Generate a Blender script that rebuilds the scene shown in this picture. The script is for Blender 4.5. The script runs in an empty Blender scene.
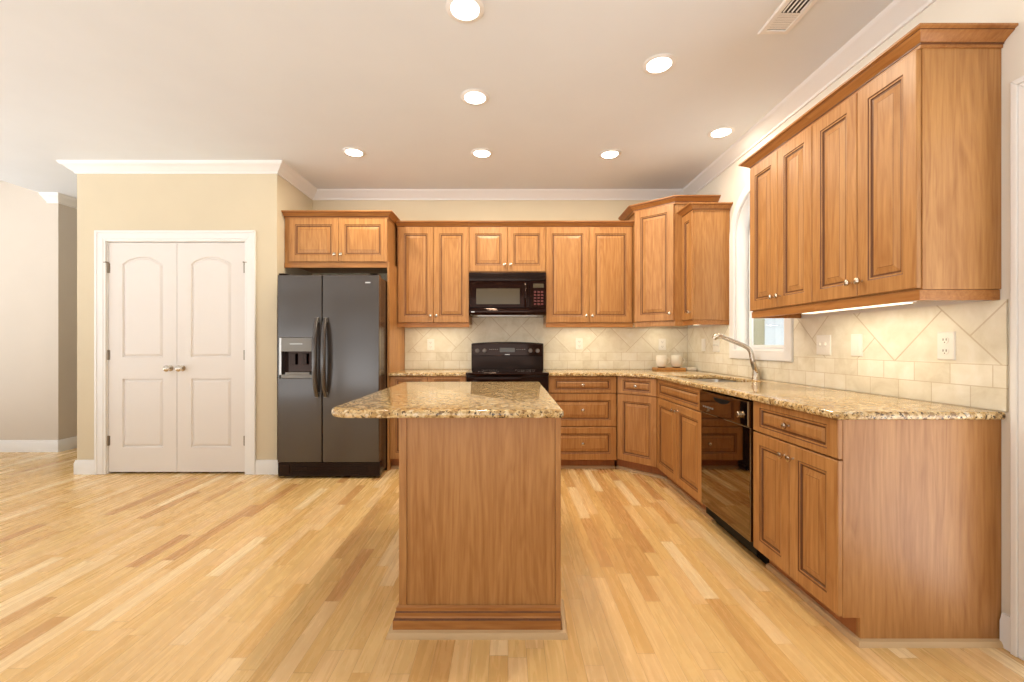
import bpy, bmesh, math, random
from mathutils import Vector, Matrix
S = bpy.context.scene
COL = S.collection
PI = math.pi

# ------------------------------------------------------------------ camera
cam = bpy.data.objects.new('camera', bpy.data.cameras.new('camera'))
COL.objects.link(cam)
cam.location = (0, 0, 1.175)
cam.rotation_euler = (PI / 2, 0, 0)
cam.data.sensor_width = 36
cam.data.lens = 432 * 36 / 1024
cam.data.shift_x = 4 / 1024
cam.data.shift_y = 4 / 1024
cam.data.clip_start = 0.05
S.camera = cam
# ------------------------------------------------------------------ world, exposure
S.view_settings.view_transform = 'Standard'
S.view_settings.look = 'None'
S.view_settings.gamma = 1
S.view_settings.use_curve_mapping = False
S.view_settings.exposure = 0.06
W = bpy.data.worlds.new('world'); S.world = W; W.use_nodes = True
wb = W.node_tree.nodes['Background']
# daylight outdoors: soft sky above the horizon, added glow below to light the ceiling
_t = W.node_tree
_g = _t.nodes.new('ShaderNodeTexCoord'); _s = _t.nodes.new('ShaderNodeSeparateXYZ'); _r = _t.nodes.new('ShaderNodeValToRGB')
_m = _t.nodes.new('ShaderNodeMapRange'); _m.inputs[1].default_value = -1; _m.inputs[2].default_value = 1
_t.links.new(_g.outputs['Generated'], _s.inputs[0]); _t.links.new(_s.outputs[2], _m.inputs[0]); _t.links.new(_m.outputs[0], _r.inputs[0])
_r.color_ramp.elements[0].position = .44; _r.color_ramp.elements[0].color = (.97, .975, .98, 1)
_r.color_ramp.elements[1].position = .52; _r.color_ramp.elements[1].color = (.275, .268, .26, 1)
_t.links.new(_r.outputs[0], wb.inputs[0])
wb.inputs[1].default_value = 4.7
CAN_POWER = 10.0
CAN_COLOR = (1.0, 0.86, 0.66)
STRIP_POWER = 1.2
STRIP_COLOR = (1.0, 0.88, 0.64)

def area_light(name, loc, sx, sy, power, color, rot=(0, 0, 0), parent=None, shape='RECTANGLE', spread=PI):
    l = bpy.data.lights.new(name, 'AREA'); l.shape = shape; l.size = sx
    if shape == 'RECTANGLE': l.size_y = sy
    l.energy = power; l.color = color; l.spread = spread
    o = bpy.data.objects.new(name, l); COL.objects.link(o)
    o.location = loc; o.rotation_euler = rot
    if parent: o.parent = parent
    return o

# ------------------------------------------------------------------ materials
def srgb(r, g, b):
    def f(c):
        c /= 255
        return c / 12.92 if c <= .04045 else ((c + .055) / 1.055) ** 2.4
    return (f(r), f(g), f(b), 1)

class NT:
    def __init__(s, name):
        s.m = bpy.data.materials.new(name); s.m.use_nodes = True
        s.t = s.m.node_tree; s.b = s.t.nodes['Principled BSDF']
    def n(s, kind, **kw):
        nd = s.t.nodes.new('ShaderNode' + kind)
        for k, v in kw.items(): setattr(nd, k, v)
        return nd
    def l(s, a, b): s.t.links.new(a, b)
    def val(s, sock, v):
        if hasattr(v, 'links'): s.l(v, sock)
        else: sock.default_value = v
    def math(s, op, a, b=None, c=None):
        nd = s.n('Math', operation=op)
        for i, v in enumerate((a, b, c)):
            if v is not None: s.val(nd.inputs[i], v)
        return nd.outputs[0]
    def mix(s, f, a, b, mode='MIX'):
        nd = s.n('Mix', data_type='RGBA', blend_type=mode)
        s.val(nd.inputs[0], f); s.val(nd.inputs[6], a); s.val(nd.inputs[7], b)
        return nd.outputs[2]
    def ramp(s, f, stops, interp='LINEAR'):
        nd = s.n('ValToRGB'); cr = nd.color_ramp; cr.interpolation = interp
        while len(cr.elements) < len(stops): cr.elements.new(.5)
        for e, (p, c) in zip(cr.elements, stops): e.position = p; e.color = c
        s.l(f, nd.inputs[0]); return nd.outputs[0]
    def noise(s, vec, scale, detail=2, rough=.5, dist=0, dim='3D'):
        nd = s.n('TexNoise', noise_dimensions=dim)
        nd.inputs['Scale'].default_value = scale; nd.inputs['Detail'].default_value = detail
        nd.inputs['Roughness'].default_value = rough; nd.inputs['Distortion'].default_value = dist
        if vec is not None: s.l(vec, nd.inputs['Vector'])
        return nd.outputs['Fac']
    def coords(s, scale=(1, 1, 1), rot=(0, 0, 0), loc=(0, 0, 0), kind='Object'):
        tc = s.n('TexCoord'); mp = s.n('Mapping')
        s.l(tc.outputs[kind], mp.inputs[0])
        mp.inputs['Scale'].default_value = scale; mp.inputs['Rotation'].default_value = rot
        mp.inputs['Location'].default_value = loc
        return mp.outputs[0]
    def bump(s, h, strength=.2, dist=.002):
        nd = s.n('Bump'); nd.inputs['Strength'].default_value = strength; nd.inputs['Distance'].default_value = dist
        s.l(h, nd.inputs['Height']); s.l(nd.outputs[0], s.b.inputs['Normal'])
    def set(s, color=None, rough=None, metal=None, spec=None, coat=None, coat_rough=None, trans=None):
        if color is not None: s.val(s.b.inputs['Base Color'], color)
        if rough is not None: s.val(s.b.inputs['Roughness'], rough)
        if metal is not None: s.b.inputs['Metallic'].default_value = metal
        if spec is not None: s.b.inputs['Specular IOR Level'].default_value = spec
        if coat is not None: s.b.inputs['Coat Weight'].default_value = coat
        if coat_rough is not None: s.b.inputs['Coat Roughness'].default_value = coat_rough
        if trans is not None: s.b.inputs['Transmission Weight'].default_value = trans
        return s.m

def paint(name, c, rough=.6, amp=.02, spec=.4):
    t = NT(name); f = t.noise(t.coords(), 3, 3)
    d = tuple(max(0, x * (1 - 2 * amp)) for x in c[:3]) + (1,)
    e = tuple(min(1, x * (1 + amp)) for x in c[:3]) + (1,)
    return t.set(t.ramp(f, [(.3, d), (.7, e)]), rough, spec=spec)

def wood(name, a, b, rough=.38, axis=2):
    """cabinet wood, vertical grain"""
    t = NT(name)
    oi = t.n('ObjectInfo')
    tc = t.n('TexCoord'); add = t.n('VectorMath', operation='ADD')
    t.l(tc.outputs['Object'], add.inputs[0])
    cmb = t.n('CombineXYZ')
    for i in range(3): t.l(t.math('MULTIPLY', oi.outputs['Random'], 17.0 + 9 * i), cmb.inputs[i])
    t.l(cmb.outputs[0], add.inputs[1])
    def mp(sc):
        m = t.n('Mapping'); m.inputs['Scale'].default_value = sc; t.l(add.outputs[0], m.inputs[0]); return m.outputs[0]
    sc1, sc2 = [70, 70, 70], [9, 9, 9]; sc1[axis] = 4; sc2[axis] = .9
    fine = t.noise(mp(sc1), 1.0, 4, .6)
    broad = t.noise(mp(sc2), 1.0, 3, .55, .6)
    cath = t.math('FRACT', t.math('MULTIPLY', broad, 9.0))
    cath = t.math('ABSOLUTE', t.math('SUBTRACT', cath, .5))
    f = t.math('ADD', t.math('MULTIPLY', fine, .55), t.math('ADD', t.math('MULTIPLY', broad, .35), t.math('MULTIPLY', cath, .22)))
    col = t.ramp(f, [(.33, a), (.68, b)])
    t.bump(fine, .08, .0008)
    return t.set(col, rough, spec=.4)

M = {}
M['wood'] = wood('honey_wood', srgb(155, 103, 54), srgb(190, 140, 85))
M['wood_h'] = wood('honey_wood_long_grain', srgb(152, 96, 46), srgb(184, 129, 72), axis=0)
M['glaze'] = wood('glazed_wood', srgb(96, 58, 31), srgb(116, 73, 41))
M['wood_dark'] = wood('toe_wood', srgb(150, 92, 50), srgb(172, 110, 64))
M['shoe'] = paint('pale_shoe_wood', srgb(206, 176, 134), .5)
M['wall'] = paint('tan_wall_paint', srgb(214, 201, 174), .7, .01)
M['wall_daylit'] = paint('daylit_tan_paint', srgb(210, 200, 187), .7, .01)  # wall tan with daylight's neutral cast put into the colour
M['wall_cream'] = paint('cream_wall_paint', srgb(232, 226, 214), .7, .01)
M['ceiling'] = paint('ceiling_paint', srgb(226, 230, 234), .8, .008)
M['white'] = paint('white_trim_paint', srgb(236, 235, 233), .4, .008)
M['door_white'] = paint('white_door_paint', srgb(228, 223, 218), .4, .006)
M['plate'] = paint('white_plastic', srgb(243, 240, 232), .35, .004)
M['slot'] = paint('dark_slot', srgb(60, 56, 52), .6)
M['ceramic'] = paint('cream_ceramic', srgb(240, 234, 220), .25)
M['base_shade'] = paint('mug_base_shade', srgb(70, 52, 38), .4)  # brown tone standing for the shadow under the mugs
M['board'] = wood('tray_wood', srgb(176, 120, 60), srgb(205, 150, 85))

def plain(name, c, rough, metal=0, spec=.5, **k):
    t = NT(name); f = t.noise(t.coords(), 60, 2)
    r = t.n('MapRange'); t.l(f, r.inputs[0]); r.inputs[3].default_value = rough * .9; r.inputs[4].default_value = rough * 1.1
    return t.set(c, r.outputs[0], metal, spec, **k)
M['black_gloss'] = plain('black_gloss', srgb(24, 9, 8), .07, spec=.3)
M['mirror_black'] = plain('mirror_black', srgb(14, 10, 10), .03, spec=.5); M['mirror_black'].node_tree.nodes['Principled BSDF'].inputs['IOR'].default_value = 2.7; M['mirror_black'].node_tree.nodes['Principled BSDF'].inputs['Specular Tint'].default_value = (1, .74, .45, 1)
M['black'] = plain('black_enamel', srgb(20, 12, 11), .16, spec=.32)
for k_ in ('black_gloss', 'black'): M[k_].node_tree.nodes['Principled BSDF'].inputs['Specular Tint'].default_value = (1, .72, .6, 1)
M['black_matte'] = plain('black_matte', srgb(12, 11, 11), .6, spec=.2)
M['nickel'] = plain('brushed_nickel', srgb(205, 196, 182), .25, 1)
M['hinge_metal'] = plain('satin_hinge_metal', srgb(150, 140, 126), .35, 1)
M['steel'] = plain('stainless_steel', srgb(190, 188, 184), .3, 1)
M['badge'] = plain('silver_badge', srgb(215, 215, 212), .3, 1)
M['grey_plastic'] = plain('grey_plastic', srgb(128, 126, 122), .35)
M['knob_grey'] = plain('dark_grey_knob', srgb(118, 108, 102), .25)
M['red_mark'] = plain('red_print', srgb(84, 26, 22), .5)
M['screen'] = plain('display_glass', srgb(78, 70, 56), .1)

def fridge_mat():
    t = NT('textured_black_enamel')
    f = t.noise(t.coords(), 240, 2)
    t.bump(f, .12, .001)
    return t.set(srgb(58, 51, 46), .24, spec=.8, coat=.35, coat_rough=.12)
M['fridge'] = fridge_mat()
M['fridge_side'] = plain('glossy_black_side', srgb(40, 32, 29), .2, spec=.7)

def glass():
    t = NT('window_glass')
    return t.set((.97, .99, .98, 1), .02, trans=1.0)
M['glass'] = glass()

def emit(name, c, s):
    t = NT(name)
    t.b.inputs['Emission Color'].default_value = c; t.b.inputs['Emission Strength'].default_value = s
    return t.set(c, .5)
M['lamp_lens'] = emit('lit_lamp_lens', (1, .93, .82, 1), 14)
M['strip_lens'] = emit('lit_strip_lens', (1, .9, .68, 1), 1.7)

def granite():
    t = NT('speckled_granite')
    v = t.coords()
    big = t.noise(v, 36, 4, .65, .8)
    mid = t.noise(v, 88, 3, .6, .5)
    vor = t.n('TexVoronoi'); vor.inputs['Scale'].default_value = 62; t.l(v, vor.inputs['Vector'])
    base = t.ramp(big, [(.34, srgb(150, 112, 66)), (.46, srgb(192, 158, 104)), (.56, srgb(214, 186, 136)), (.7, srgb(230, 212, 172))])
    spot = t.ramp(mid, [(.38, (1, 1, 1, 1)), (.45, (0, 0, 0, 1))])
    c = t.mix(spot, base, srgb(62, 44, 30))
    lum = t.n('RGBToBW'); t.l(vor.outputs['Color'], lum.inputs[0])
    sp2 = t.ramp(lum.outputs[0], [(.17, (1, 1, 1, 1)), (.24, (0, 0, 0, 1))])
    c = t.mix(t.math('MULTIPLY', sp2, .65), c, srgb(112, 80, 46))
    sp3 = t.ramp(lum.outputs[0], [(.80, (0, 0, 0, 1)), (.86, (1, 1, 1, 1))])
    c = t.mix(t.math('MULTIPLY', sp3, .5), c, srgb(244, 232, 204))
    return t.set(c, .09, spec=.55)
M['granite'] = granite()

def floor_mat():
    t = NT('oak_strip_floor')
    tc = t.n('TexCoord'); sep = t.n('SeparateXYZ'); t.l(tc.outputs['Object'], sep.inputs[0])
    x, y = sep.outputs[0], sep.outputs[1]
    bw = .07
    xs = t.math('DIVIDE', x, bw); row = t.math('FLOOR', xs); fx = t.math('FRACT', xs)
    wn = t.n('TexWhiteNoise', noise_dimensions='1D'); t.l(row, wn.inputs['W'])
    wn2 = t.n('TexWhiteNoise', noise_dimensions='1D'); t.l(t.math('ADD', row, 311.7), wn2.inputs['W'])
    ln = t.math('ADD', .38, t.math('MULTIPLY', wn2.outputs['Value'], .5))
    ys = t.math('ADD', t.math('DIVIDE', y, ln), t.math('MULTIPLY', wn.outputs['Value'], 37.0))
    pl = t.math('FLOOR', ys); fy = t.math('FRACT', ys)
    cmb = t.n('CombineXYZ'); t.l(row, cmb.inputs[0]); t.l(pl, cmb.inputs[1])
    w3 = t.n('TexWhiteNoise', noise_dimensions='3D'); t.l(cmb.outputs[0], w3.inputs['Vector'])
    pc = t.ramp(w3.outputs['Value'], [(0, srgb(198, 150, 96)), (.12, srgb(218, 177, 114)), (.5, srgb(228, 192, 130)),
                                      (.82, srgb(231, 194, 140)), (1, srgb(243, 218, 172))])
    # grain, shifted per plank
    off = t.n('VectorMath', operation='SCALE'); t.l(w3.outputs['Color'], off.inputs[0]); off.inputs['Scale'].default_value = 23
    ad = t.n('VectorMath', operation='ADD'); t.l(tc.outputs['Object'], ad.inputs[0]); t.l(off.outputs[0], ad.inputs[1])
    mp = t.n('Mapping'); mp.inputs['Scale'].default_value = (42, 3.0, 1); t.l(ad.outputs[0], mp.inputs[0])
    g = t.noise(mp.outputs[0], 1, 4, .6, .4)
    gc = t.ramp(g, [(.3, (.90, .87, .83, 1)), (.6, (1.02, 1.02, 1.02, 1))])
    c = t.mix(1.0, pc, gc, 'MULTIPLY')
    ex = t.math('MINIMUM', fx, t.math('SUBTRACT', 1, fx))
    ey = t.math('MULTIPLY', t.math('MINIMUM', fy, t.math('SUBTRACT', 1, fy)), 9.0)
    seam = t.math('LESS_THAN', t.math('MINIMUM', ex, ey), .016)
    c = t.mix(t.math('MULTIPLY', seam, .38), c, srgb(130, 86, 46))
    r = t.math('ADD', .2, t.math('MULTIPLY', g, .14))
    return t.set(c, r, spec=.45)
M['floor'] = floor_mat()

def tile(name, loc, rot, mix=True):
    """stone tile: local x along the wall, z up (object space).  Two courses of bricks, then tiles on the diagonal."""
    t = NT(name)
    tc = t.n('TexCoord'); sep = t.n('SeparateXYZ'); t.l(tc.outputs['Object'], sep.inputs[0])
    x, z = sep.outputs[0], sep.outputs[2]
    def brick(vec, w, h, mortar):
        b = t.n('TexBrick'); t.l(vec, b.inputs['Vector']); b.offset = .5; b.offset_frequency = 2; b.squash = 1
        b.inputs['Color1'].default_value = (0, 0, 0, 1); b.inputs['Color2'].default_value = (1, 1, 1, 1)
        b.inputs['Mortar'].default_value = (.5, .5, .5, 1)
        b.inputs['Scale'].default_value = 1; b.inputs['Mortar Size'].default_value = mortar
        b.inputs['Mortar Smooth'].default_value = .2
        b.inputs['Brick Width'].default_value = w; b.inputs['Row Height'].default_value = h; b.inputs['Bias'].default_value = 0
        return b
    c1 = t.n('CombineXYZ'); t.l(t.math('SUBTRACT', x, .058), c1.inputs[0]); t.l(z, c1.inputs[1])
    b1 = brick(c1.outputs[0], .166, .09, .0022)
    # rotated frame: u = (x+z)/sqrt2, v = (z-x)/sqrt2
    r2 = 1 / math.sqrt(2)
    u = t.math('MULTIPLY', t.math('ADD', t.math('ADD', x, z), loc[0]), r2)
    v = t.math('MULTIPLY', t.math('ADD', t.math('SUBTRACT', z, x), loc[1]), r2)
    c2 = t.n('CombineXYZ'); t.l(u, c2.inputs[0]); t.l(v, c2.inputs[1])
    b2 = brick(c2.outputs[0], .331, .331, .0034)
    up = t.math('GREATER_THAN', z, .18)
    line = t.math('LESS_THAN', t.math('ABSOLUTE', t.math('SUBTRACT', z, .18)), .0018)
    mort = t.math('MAXIMUM', line, t.mix(up, b1.outputs['Fac'], b2.outputs['Fac']))
    tone = t.mix(up, b1.outputs['Color'], b2.outputs['Color'])
    lum = t.n('RGBToBW'); t.l(tone, lum.inputs[0])
    cloud = t.noise(tc.outputs['Object'], 9, 4, .6, .5)
    amt = t.math('SUBTRACT', .3, t.math('MULTIPLY', up, .15))
    f = t.math('ADD', t.math('MULTIPLY', t.math('SUBTRACT', lum.outputs[0], .5), amt), t.math('ADD', .06, t.math('MULTIPLY', cloud, .9)))
    col = t.ramp(f, [(.25, srgb(216, 207, 184)), (.42, srgb(228, 221, 201)), (.6, srgb(236, 230, 213)), (.75, srgb(241, 237, 224))])
    col = t.mix(t.math('MULTIPLY', mort, .62), col, srgb(192, 174, 142))
    t.bump(t.math('SUBTRACT', 1, mort), .4, .002)
    return t.set(col, .42, spec=.35)
M['tile_right'] = tile('stone_tile_right', (.1705 * math.sqrt(2), .0719 * math.sqrt(2)), 0)
M['tile_back'] = tile('stone_tile_back', (.0652 * math.sqrt(2), .1046 * math.sqrt(2)), 0)

def siding():
    t = NT('outdoor_siding')
    tc = t.n('TexCoord'); sep = t.n('SeparateXYZ'); t.l(tc.outputs['Object'], sep.inputs[0])
    f = t.math('FRACT', t.math('MULTIPLY', sep.outputs[0], 7.0))
    return t.set(t.ramp(f, [(0, srgb(140, 148, 152)), (.1, srgb(160, 168, 172)), (1, srgb(154, 162, 167))]), .7)
M['siding'] = siding()
M['corner_board'] = paint('olive_corner_board', srgb(112, 108, 82), .7)

# ------------------------------------------------------------------ mesh builder
class MB:
    def __init__(s): s.bm = bmesh.new()
    def quad(s, pts, mi=0):
        f = s.bm.faces.new([s.bm.verts.new(p) for p in pts]); f.material_index = mi; return f
    def box(s, x0, x1, y0, y1, z0, z1, mi=0):
        x0, x1 = min(x0, x1), max(x0, x1); y0, y1 = min(y0, y1), max(y0, y1); z0, z1 = min(z0, z1), max(z0, z1)
        v = [s.bm.verts.new((x, y, z)) for z in (z0, z1) for y in (y0, y1) for x in (x0, x1)]
        for q in ((0, 2, 3, 1), (4, 5, 7, 6), (0, 1, 5, 4), (2, 6, 7, 3), (0, 4, 6, 2), (1, 3, 7, 5)):
            f = s.bm.faces.new([v[i] for i in q]); f.material_index = mi
        return s
    def loops(s, rings, mis=None, cap0=True, cap1=True, closed=True):
        """bridge successive rings of equal length"""
        R = [[s.bm.verts.new(p) for p in r] for r in rings]; n = len(R[0])
        for k in range(len(R) - 1):
            for i in range(n if closed else n - 1):
                j = (i + 1) % n
                f = s.bm.faces.new((R[k][i], R[k][j], R[k + 1][j], R[k + 1][i]))
                f.material_index = mis[k] if mis else 0
        if cap0: s.bm.faces.new(R[0][::-1]).material_index = mis[0] if mis else 0
        if cap1: s.bm.faces.new(R[-1]).material_index = mis[-1] if mis else 0
        return s
    def lathe(s, prof, c=(0, 0, 0), axis='z', n=20, mi=0, mat=None):
        c = Vector(c); rings = []
        for r, h in prof:
            ring = []
            for i in range(n):
                a = 2 * PI * i / n; p = Vector((max(r, 1e-4) * math.cos(a), max(r, 1e-4) * math.sin(a), h))
                if axis == '-y': p = Vector((p.x, -p.z, p.y))
                elif axis == 'x': p = Vector((p.z, p.x, p.y))
                elif axis == '-x': p = Vector((-p.z, -p.x, p.y))
                if mat: p = mat @ p
                ring.append(c + p)
            rings.append(ring)
        return s.loops(rings, [mi] * (len(rings) - 1))
    def tube(s, pts, r, n=12, mi=0):
        pts = [Vector(p) for p in pts]; rings = []
        rs = r if isinstance(r, (list, tuple)) else [r] * len(pts)
        up = None
        for i, p in enumerate(pts):
            d = (pts[min(i + 1, len(pts) - 1)] - pts[max(i - 1, 0)]).normalized()
            if up is None:
                up = Vector((0, 0, 1)) if abs(d.z) < .9 else Vector((1, 0, 0))
            a = d.cross(up).normalized(); b = a.cross(d).normalized(); up = b
            rings.append([p + (a * math.cos(2 * PI * k / n) + b * math.sin(2 * PI * k / n)) * rs[i] for k in range(n)])
        return s.loops(rings, [mi] * (len(rings) - 1))
    def prism(s, poly, a0, a1, plane='xy', mi=0):
        def P(u, v, w):
            return {'xy': (u, v, w), 'xz': (u, w, v), 'yz': (w, u, v)}[plane]
        s.loops([[P(u, v, a0) for u, v in poly], [P(u, v, a1) for u, v in poly]], [mi]); return s
    def build(s, name, mats, parent=None, smooth=None, bevel=0, loc=None):
        bmesh.ops.recalc_face_normals(s.bm, faces=s.bm.faces[:])
        me = bpy.data.meshes.new(name); s.bm.to_mesh(me); s.bm.free()
        return link(name, me, mats, parent, smooth, bevel, loc)

def link(name, me, mats, parent=None, smooth=None, bevel=0, loc=None):
    if not isinstance(mats, (list, tuple)): mats = [mats]
    if len(me.materials): me.materials.clear()
    for m in mats: me.materials.append(M[m] if isinstance(m, str) else m)
    if smooth:
        me.shade_smooth(); me.set_sharp_from_angle(angle=math.radians(smooth))
    o = bpy.data.objects.new(name, me); COL.objects.link(o)
    if parent: o.parent = parent
    if loc: o.location = loc
    if bevel:
        b = o.modifiers.new('bevel', 'BEVEL'); b.width = bevel; b.segments = 2; b.limit_method = 'ANGLE'
        b.angle_limit = math.radians(40)
    return o

def arc(cx, cy, r, a0, a1, n=12, ry=None):
    ry = r if ry is None else ry
    return [(cx + r * math.cos(math.radians(a0 + (a1 - a0) * i / n)), cy + ry * math.sin(math.radians(a0 + (a1 - a0) * i / n))) for i in range(n + 1)]

def slab(polys, z0, z1, bevel=0, res=3):
    """flat slab in xy with holes; polys[0] the outline; returns a mesh"""
    cu = bpy.data.curves.new('tmp', 'CURVE'); cu.dimensions = '2D'; cu.fill_mode = 'BOTH'
    t = z1 - z0
    cu.extrude = t / 2 - bevel; cu.bevel_depth = bevel; cu.bevel_resolution = res; cu.offset = -bevel
    for p in polys:
        sp = cu.splines.new('POLY'); sp.points.add(len(p) - 1)
        for q, (x, y) in zip(sp.points, p): q.co = (x, y, 0, 1)
        sp.use_cyclic_u = True
    o = bpy.data.objects.new('tmp', cu); COL.objects.link(o)
    bpy.context.view_layer.update()
    me = bpy.data.meshes.new_from_object(o.evaluated_get(bpy.context.evaluated_depsgraph_get()))
    bpy.data.objects.remove(o); bpy.data.curves.remove(cu)
    bm = bmesh.new(); bm.from_mesh(me)
    bmesh.ops.remove_doubles(bm, verts=bm.verts[:], dist=1e-5)
    bmesh.ops.recalc_face_normals(bm, faces=bm.faces[:])
    bm.to_mesh(me); bm.free()
    me.transform(Matrix.Translation((0, 0, (z0 + z1) / 2)))
    return me
TO_YZ = Matrix(((0, 0, 1, 0), (1, 0, 0, 0), (0, 1, 0, 0), (0, 0, 0, 1)))     # slab (u,v,w) -> (x=w, y=u, z=v)
TO_XZ = Matrix(((1, 0, 0, 0), (0, 0, -1, 0), (0, 1, 0, 0), (0, 0, 0, 1)))    # slab (u,v,w) -> (x=u, y=-w, z=v)

def sweep_rings(path, prof):
    """profile points (out, z); out is to the LEFT of travel; mitred rings"""
    P = [Vector((a, b)) for a, b in path]; rings = []
    def nrm(i):
        d = (P[i + 1] - P[i]).normalized(); return Vector((-d.y, d.x))
    for i in range(len(P)):
        if i == 0: m = nrm(0)
        elif i == len(P) - 1: m = nrm(i - 1)
        else:
            a, b = nrm(i - 1), nrm(i); m = (a + b) / (1 + a.dot(b))
        rings.append([(P[i].x + m.x * o, P[i].y + m.y * o, z) for o, z in prof])
    return rings
def sweep(mb, path, prof, mi=0, lines=()):
    r = sweep_rings(path, prof); n0 = len(mb.bm.faces); n = len(prof)
    mb.loops(r, [mi] * (len(r) - 1))
    if lines:
        mb.bm.faces.ensure_lookup_table()
        for k in range((len(r) - 1) * n):
            if k % n in lines: mb.bm.faces[n0 + k].material_index = 1
    return mb

def tag(o, label=None, cat=None, group=None, kind=None):
    if label: o['label'] = label
    if cat: o['category'] = cat
    if group: o['group'] = group
    if kind: o['kind'] = kind
    return o
def thing(name, label, cat, loc=(0, 0, 0), rz=0, group=None):
    o = bpy.data.objects.new(name, None); COL.objects.link(o); o.empty_display_size = .1
    o.location = loc; o.rotation_euler = (0, 0, rz)
    return tag(o, label, cat, group)
def struct(o): o['kind'] = 'structure'; return o

# ------------------------------------------------------------------ key dimensions
XR = 1.937            # right wall
YB = 4.65             # back wall
ZC = 2.82             # ceiling
YP = 3.935            # pantry front
XP0, XP1 = -3.925, -2.104
YL = 4.75; XL = -4.945
RY = -PI / 2          # things facing -X

# ------------------------------------------------------------------ shell
struct(MB().box(-6.4, 2.1, -1.6, 7.2, -.06, 0).build('floor', 'floor'))
# ceiling: flat over the kitchen, coved up over the far left
cp = [(2.1, ZC), (-5.06, ZC)] + [(-5.06 - .62 * t, ZC + .17 * math.sin(t * PI / 2)) for t in (.2, .4, .6, .8, 1)] + [(-6.4, ZC + .18), (-6.4, ZC + .3), (2.1, ZC + .3)]
struct(MB().prism(cp, -1.7, 7.2, 'xz').build('ceiling', 'ceiling'))
struct(MB().box(XP0 + .1, XR + .13, YB, YB + .12, 0, ZC).build('wall_back', 'wall'))
# right wall: arched window opening, doorway near the viewer
WY0, WY1, WZ0, WZS = 3.0, 3.668, 1.135, 2.08
def arch_outline(g):
    cy = (WY0 + WY1) / 2; r = (WY1 - WY0) / 2 + g
    return [(WY0 - g, WZ0 - g), (WY1 + g, WZ0 - g)] + arc(cy, WZS, r, 0, 180, 20, r)
me = slab([[(-1.6, 0), (.598, 0), (.598, 2.09), (1.553, 2.09), (1.553, 0), (YB, 0), (YB, ZC), (-1.6, ZC)], arch_outline(0)], XR, XR + .13)
me.transform(TO_YZ)
struct(link('wall_right', me, 'wall_cream'))
# far side of the adjoining room, with tall window openings
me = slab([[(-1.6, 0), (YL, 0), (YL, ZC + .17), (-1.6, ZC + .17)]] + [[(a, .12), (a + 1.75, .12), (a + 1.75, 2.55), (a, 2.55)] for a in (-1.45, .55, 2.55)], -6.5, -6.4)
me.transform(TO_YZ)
struct(link('wall_far_left', me, 'wall_daylit'))
# unseen rear wall with openings, added to cut light on front-facing panels
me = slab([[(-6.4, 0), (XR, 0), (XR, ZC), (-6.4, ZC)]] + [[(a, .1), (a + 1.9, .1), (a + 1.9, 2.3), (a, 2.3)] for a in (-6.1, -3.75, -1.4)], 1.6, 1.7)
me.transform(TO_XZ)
struct(link('wall_rear_added', me, 'wall_daylit'))
# pantry block
DX0, DX1, DZ = -3.652, -2.389, 2.118
me = slab([[(XP0, 0), (DX0, 0), (DX0, DZ), (DX1, DZ), (DX1, 0), (XP1 - .1, 0), (XP1 - .1, ZC), (XP0, ZC)]], -(YP + .12), -YP)
me.transform(TO_XZ)
struct(link('wall_pantry', me, 'wall'))
struct(MB().box(XP1 - .1, XP1, YP, YB, 0, ZC).build('wall_pantry_right', 'wall'))
struct(MB().box(XP0, XP0 + .1, YP + .12, 7.1, 0, ZC).build('wall_pantry_left', 'wall'))
struct(MB().box(-6.4, XL, YL, 7.1, 0, ZC + .18).build('wall_left', 'wall_daylit'))
struct(MB().box(XL, XP0, 7.0, 7.1, 0, ZC).build('wall_hall', 'wall'))

# crown moulding, one object per straight run, mitred
CR = [(0, 2.733), (.012, 2.733), (.016, 2.747), (.03, 2.757), (.048, 2.772), (.066, 2.79), (.082, 2.797), (.088, 2.805), (.095, 2.82), (0, 2.82)]
def crown_runs(path, n0):
    R = sweep_rings(path, CR)
    for k in range(len(R) - 1):
        struct(MB().loops([R[k], R[k + 1]]).build('trim_%d' % (n0 + k), 'white', smooth=35))
crown_runs([(XR, -1.55), (XR, YB), (XP1, YB), (XP1, YP), (XP0, YP), (XP0, 6.98)], 1)
crown_runs([(XL, 6.98), (XL, YL), (-5.06, YL)], 6)

# baseboards
BB = [(0, 0), (.016, 0), (.016, .1), (.012, .112), (.009, .128), (0, .13)]
SH = [(.0161, 0), (.03, 0), (.029, .008), (.024, .016), (.0161, .018)]
def base_run(name, path):
    mb = MB(); sweep(mb, path, BB)
    struct(mb.build(name, 'white', smooth=35))
base_run('baseboard_pantry_left', [(DX0 - .096, YP), (XP0, YP), (XP0, 6.98)])
base_run('baseboard_pantry_right', [(XP1, YP + .06), (XP1, YP), (DX1 + .096, YP)])
base_run('baseboard_left', [(XL, 6.98), (XL, YL), (-6.4, YL)])
base_run('baseboard_right', [(XR, 1.647), (XR, 1.688)])

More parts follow.
